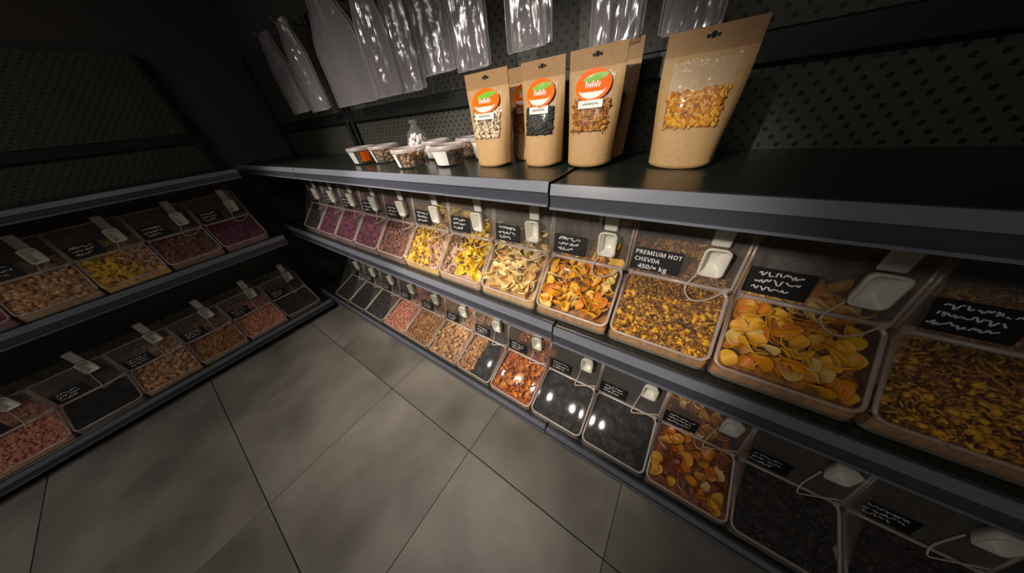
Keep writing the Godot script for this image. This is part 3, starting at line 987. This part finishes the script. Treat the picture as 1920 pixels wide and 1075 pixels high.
	for k in 7:
		var cx := 0.36 + k * 0.041
		var tall := 0.05 if k in [0, 3, 5] else 0.034
		grid(st, 1, 2, func(u: float, v: float) -> Vector3: return surf.call(cx + u * 0.028 + v * 0.006, 0.70 + v * tall, 0.0094, 1.0))
	put("letters", done(st), M.sticker_white, stk)
	st = begin()
	grid(st, 8, 4, func(u: float, v: float) -> Vector3: return surf.call(lerpf(0.27, 0.73, u), lerpf(0.535, 0.60, v), 0.0085, 1.0))
	var tg := put("tag", done(st), M.sticker_white, t)
	st = begin()
	st.set_smooth_group(-1)
	for k in 9:
		var cu := 0.36 + k * 0.033
		grid(st, 1, 1, func(u: float, v: float) -> Vector3: return surf.call(cu + u * 0.02, 0.560 + v * 0.016 + (k % 2) * 0.004, 0.0093, 1.0))
	put("print", done(st), M.print_grey, tg)

# ---------------------------------------------------------------- tubs
func tub(at: Vector3, r: float, h: float, label: String, cols: Array, face: float, lab := true, orange := false) -> void:
	var t := thing("clear_tub", label, "tub", at, 0.0, "small clear tubs on the top shelf")
	var st := begin()
	lathe(st, [Vector2(0.0, 0.002), Vector2(r * 0.76, 0.002), Vector2(r * 0.8, 0.006), Vector2(r * 0.97, h - 0.012), Vector2(r, h - 0.011)])
	put("cup", done(st), M.tub_clear, t)
	st = begin()
	lathe(st, [Vector2(r * 1.03, h - 0.014), Vector2(r * 1.04, h - 0.004), Vector2(r * 1.0, h), Vector2(r * 0.86, h), Vector2(r * 0.84, h - 0.004), Vector2(0, h - 0.004)])
	put("lid", done(st), M.tub_lid, t)
	st = begin()
	for k in 170:
		var a := rng.randf() * TAU
		var y := rng.randf_range(0.008, h - 0.02)
		var rr := r * lerpf(0.76, 0.93, y / h) * (sqrt(rng.randf()) if rng.randf() < 0.3 else 0.93) - 0.006
		blob(st, Vector3(cos(a) * rr, y, sin(a) * rr), Vector3(0.009, 0.006, 0.007) * rng.randf_range(0.8, 1.3), Basis.from_euler(Vector3(rng.randf() * 3, rng.randf() * 6, 0)), lin(cols[rng.randi() % cols.size()]), 4, 6)
	put("nuts", done(st), M.food, t).set_meta("kind", "stuff")
	if lab:
		st = begin()
		grid(st, 12, 3, func(u: float, v: float) -> Vector3:
			var a := face + (u - 0.5) * 1.5
			var y := lerpf(0.006, h - 0.016, v)
			var rr := r * lerpf(0.8, 0.97, (y - 0.006) / (h - 0.018)) + 0.0012
			return Vector3(cos(a) * rr, y, sin(a) * rr), null, true)
		put("label_patch", done(st), M.tub_label, t)
	if orange:
		st = begin()
		grid(st, 8, 3, func(u: float, v: float) -> Vector3:
			var a := face - 1.5 + (u - 0.5) * 0.6
			var y := lerpf(0.012, h - 0.018, v)
			var rr := r * lerpf(0.8, 0.97, (y - 0.006) / (h - 0.018)) + 0.0015
			return Vector3(cos(a) * rr, y, sin(a) * rr), null, true)
		put("orange_sticker", done(st), M.sticker_orange, t)

func knotted_bag(at: Vector3, label: String) -> void:
	var t := thing("clear_knotted_bag", label, "bag", at)
	var st := begin()
	lathe(st, [Vector2(0.0, 0.0), Vector2(0.045, 0.004), Vector2(0.054, 0.03), Vector2(0.052, 0.07), Vector2(0.04, 0.105), Vector2(0.02, 0.128), Vector2(0.012, 0.138), Vector2(0.022, 0.15), Vector2(0.014, 0.156)], 20)
	put("film", done(st), M.bag, t)
	st = begin()
	for k in 120:
		var d := Vector3(rng.randf_range(-1, 1), rng.randf_range(-1, 1), rng.randf_range(-1, 1)).normalized()
		blob(st, Vector3(d.x * 0.036, 0.055 + d.y * 0.044, d.z * 0.036), Vector3.ONE * rng.randf_range(0.008, 0.012), Basis(), lin([Color(0.9, 0.87, 0.86), Color(0.84, 0.81, 0.80)][k % 2]), 4, 6)
	put("filling", done(st), M.food, t).set_meta("kind", "stuff")

# ---------------------------------------------------------------- clear bags
func hanging_bag(x0: float, x1: float, y_bot: float, z: float, label: String) -> void:
	var xc := (x0 + x1) / 2
	var w := x1 - x0
	var h := 1.97 - y_bot
	var t := thing("clear_bag", label, "plastic bag", Vector3(xc, y_bot, z), 0.0, "clear plastic bags hanging behind the top shelf")
	var sd := rng.randf() * 900
	for k in 2:
		var zz := -0.014 * k
		var dx := rng.randf_range(-0.012, 0.012) * k
		var f := func(u: float, v: float) -> Vector3:
			var pinch := 1.0 - 0.55 * smoothstep(0.55, 1.0, v)
			var x := (u - 0.5) * w * pinch + dx
			var slant := u * 3.0 * w / 0.14 + 0.55 * v
			var folds := 0.020 * noise.get_noise_2d(slant * 110 + sd, v * 45 + k * 70) + 0.010 * (absf(noise.get_noise_2d(slant * 260 + sd, v * 160 + 40 * k)) - 0.2)
			return Vector3(x, v * h + 0.006 * k, zz + folds * (0.25 + 0.75 * sin(PI * clampf(u, 0.02, 0.98))))
		var back := func(u: float, v: float) -> Vector3: return f.call(u, v) + Vector3(0, 0, -0.0035 - 0.004 * sin(PI * u) * sin(PI * v))
		var st := begin()
		grid(st, 22, 36, f)
		grid(st, 22, 36, back, null, true)
		var sh := put("sheet", done(st), M.bag, t)
		st = begin()
		for q: float in [0.0, 1.0]:
			var line := []
			for j in 19: line.append(f.call(q, j / 18.0) + Vector3(0, 0, -0.001))
			tube(st, line, 0.002, 5)
		var bl := []
		for j in 12: bl.append(f.call(j / 11.0, 0.0) + Vector3(0, 0, -0.001))
		tube(st, bl, 0.002, 5)
		put("weld", done(st), M.bag_weld, sh)
	var st2 := begin()
	tube(st2, [Vector3(0, h - 0.012, -0.449 - z), Vector3(0, h - 0.012, 0.03), Vector3(0, h + 0.006, 0.038)], 0.003, 6)
	var hk := thing("peg_hook", "steel peg hook for the " + label.trim_prefix("crumpled "), "hook", Vector3(xc, y_bot, z), 0.0, "peg hooks for the clear bags")
	put("rod", done(st2), M.steel, hk)

# ---------------------------------------------------------------- scene
func _ready() -> void:
	rng.seed = 20240611
	noise.seed = 5
	noise.frequency = 0.01
	var cam := Camera3D.new()
	cam.name = "camera"
	cam.fov = 100.04
	cam.near = 0.03
	cam.far = 30.0
	var yaw := 0.6598
	var pitch := -0.6385
	var roll := -0.125
	cam.basis = Basis(Vector3.UP, yaw) * Basis(Vector3.RIGHT, pitch) * Basis(Vector3.BACK, roll)
	cam.position = Vector3(0, 1.4934, 0.5641)
	add_child(cam)
	cam.current = true
	var we := WorldEnvironment.new()
	we.name = "world_environment"
	var env := Environment.new()
	env.background_mode = Environment.BG_COLOR
	env.background_color = Color(0.02, 0.02, 0.022)
	env.tonemap_mode = Environment.TONE_MAPPER_LINEAR
	env.tonemap_exposure = 1.0
	env.sdfgi_enabled = true
	env.ssao_enabled = true
	env.ssil_enabled = true
	we.environment = env
	add_child(we)
	materials()
	# a row of track lamps over the middle of the aisle
	var names := ["nearest the end shelving", "second from the end shelving", "third from the end shelving", "fourth from the end shelving", "over the bay joint"]
	var lx := [-1.97, -1.47, -0.97, -0.48, -0.17]
	var le := [0.8, 1.0, 1.0, 0.9, 0.5]
	var la := [34.0, 34.0, 32.0, 27.0, 24.0]
	var ax := [-1.85, -1.4, -0.98, -0.70, -0.45]
	for k in 5:
		lamp(Vector3(lx[k], 2.7, 0.84), Vector3(ax[k], 0.75, 0.05), le[k], la[k], "black track lamp over the aisle, " + names[k])
	# an unseen pair further out, added as frontal fill for the shelves
	lamp(Vector3(-1.9, 2.6, 2.5), Vector3(-1.6, 0.95, -0.1), 4.3, 21.0, "added fill lamp facing the shelves, left of the pair", 0.7)
	lamp(Vector3(-1.0, 2.6, 2.5), Vector3(-0.58, 1.0, -0.1), 7.9, 16.0, "added fill lamp facing the shelves, right of the pair", 0.4)
	# added fill: an unseen dim panel that lifts the base light and shadows
	fill_light_panel(Vector3(-0.7, 2.84, 2.75), Vector2(2.4, 0.5), 2.2)
	room()
	bay("dark metal shelving bay nearest the corner, holding magenta dried food", Vector3.ZERO, 0, -3.2, -1.94, 0.0)
	bay("dark metal shelving bay in the middle of the long run, under the tubs", Vector3.ZERO, 0, -1.94, -0.281, 0.0)
	bay("dark metal shelving bay at the near end, right of the rail joint", Vector3.ZERO, 0, -0.281, 1.378, 0.004)
	bay("dark metal shelving bay across the far end of the aisle", Vector3(-2.75, 0, 0), PI / 2, -2.4, -0.09, 0.0)
	make_crisps()
	make_bits()
	make_scribbles()
	build_bins()
	# pouches
	var y := SHELF_TOP + 0.001
	pouch(Vector3(-0.586, y, -0.19), 0.0, 0.164, 0.132, 0.25, "small brown pouch of pale beans with an orange oval sticker, leftmost front pouch", "bean")
	pouch(Vector3(-0.505, y, -0.30), 0.0, 0.145, 0.128, 0.255, "brown pouch half hidden behind the pouch of pale beans", "stick")
	pouch(Vector3(-0.402, y, -0.205), 0.0, 0.132, 0.118, 0.25, "brown pouch of black seeds with an orange oval sticker", "seed")
	pouch(Vector3(-0.259, y, -0.215), 0.0, 0.138, 0.124, 0.252, "brown pouch of golden brown sticks with an orange oval sticker", "stick")
	pouch(Vector3(-0.254, y, -0.32), 0.0, 0.150, 0.128, 0.265, "plain brown pouch standing behind the pouch of golden sticks", "stick", false)
	pouch(Vector3(-0.034, y - 0.004, -0.235), 0.0, 0.160, 0.138, 0.25, "brown pouch of golden pieces, rightmost on the top shelf", "gold", false)
	# tubs
	var nut := [Color(0.62, 0.45, 0.28), Color(0.74, 0.58, 0.38), Color(0.45, 0.3, 0.18)]
	var dark := [Color(0.38, 0.24, 0.15), Color(0.52, 0.36, 0.22), Color(0.28, 0.17, 0.1)]
	var pale := [Color(0.72, 0.62, 0.42), Color(0.80, 0.70, 0.5), Color(0.55, 0.44, 0.26)]
	tub(Vector3(-1.42, y, -0.17), 0.068, 0.074, "clear tub with an orange sticker at the left end of the tubs", dark, 1.9, true, true)
	tub(Vector3(-1.285, y, -0.21), 0.07, 0.074, "clear tub of pale nuts right of the orange-stickered tub", pale, 2.3)
	tub(Vector3(-0.975, y, -0.125), 0.068, 0.070, "clear tub of brown nuts standing nearest the shelf edge", nut, 2.3)
	tub(Vector3(-1.0, y, -0.30), 0.062, 0.074, "clear tub of nuts behind the tub at the shelf edge", dark, 2.0)
	tub(Vector3(-0.795, y, -0.175), 0.068, 0.070, "clear tub of dark nuts with a large white label, left of the pouches", dark, 1.7)
	tub(Vector3(-0.835, y, -0.35), 0.064, 0.074, "clear tub at the back between two labelled tubs", nut, 1.7, false)
	tub(Vector3(-0.71, y, -0.30), 0.06, 0.078, "white-labelled clear tub partly behind the pouch of pale beans", nut, 1.7)
	knotted_bag(Vector3(-1.10, y, -0.28), "clear knotted bag of white pieces standing among the tubs")
	# clear bags
	var bags := [[-2.35, -2.12, 1.60, "leftmost, in the dim corner"], [-2.06, -1.84, 1.59, "beside the upright, dim"], [-1.72, -1.345, 1.585, "widest and lowest on the left"], [-1.335, -1.145, 1.588, "second of the long ones"], [-1.135, -1.0, 1.588, "narrow, left of two shorter ones"], [-0.965, -0.80, 1.622, "shorter, above the labelled tub"], [-0.79, -0.652, 1.61, "short, left of the pale bean pouch"], [-0.572, -0.440, 1.625, "above the pouch of black seeds"], [-0.312, -0.196, 1.597, "above the pouch of golden sticks"], [-0.142, -0.03, 1.588, "above the rightmost pouch"]]
	for b: Array in bags:
		hanging_bag(b[0], b[1], b[2], -0.30, "crumpled clear plastic bag hanging " + b[3] if str(b[3]).begins_with("above") else "crumpled clear plastic bag, " + b[3])
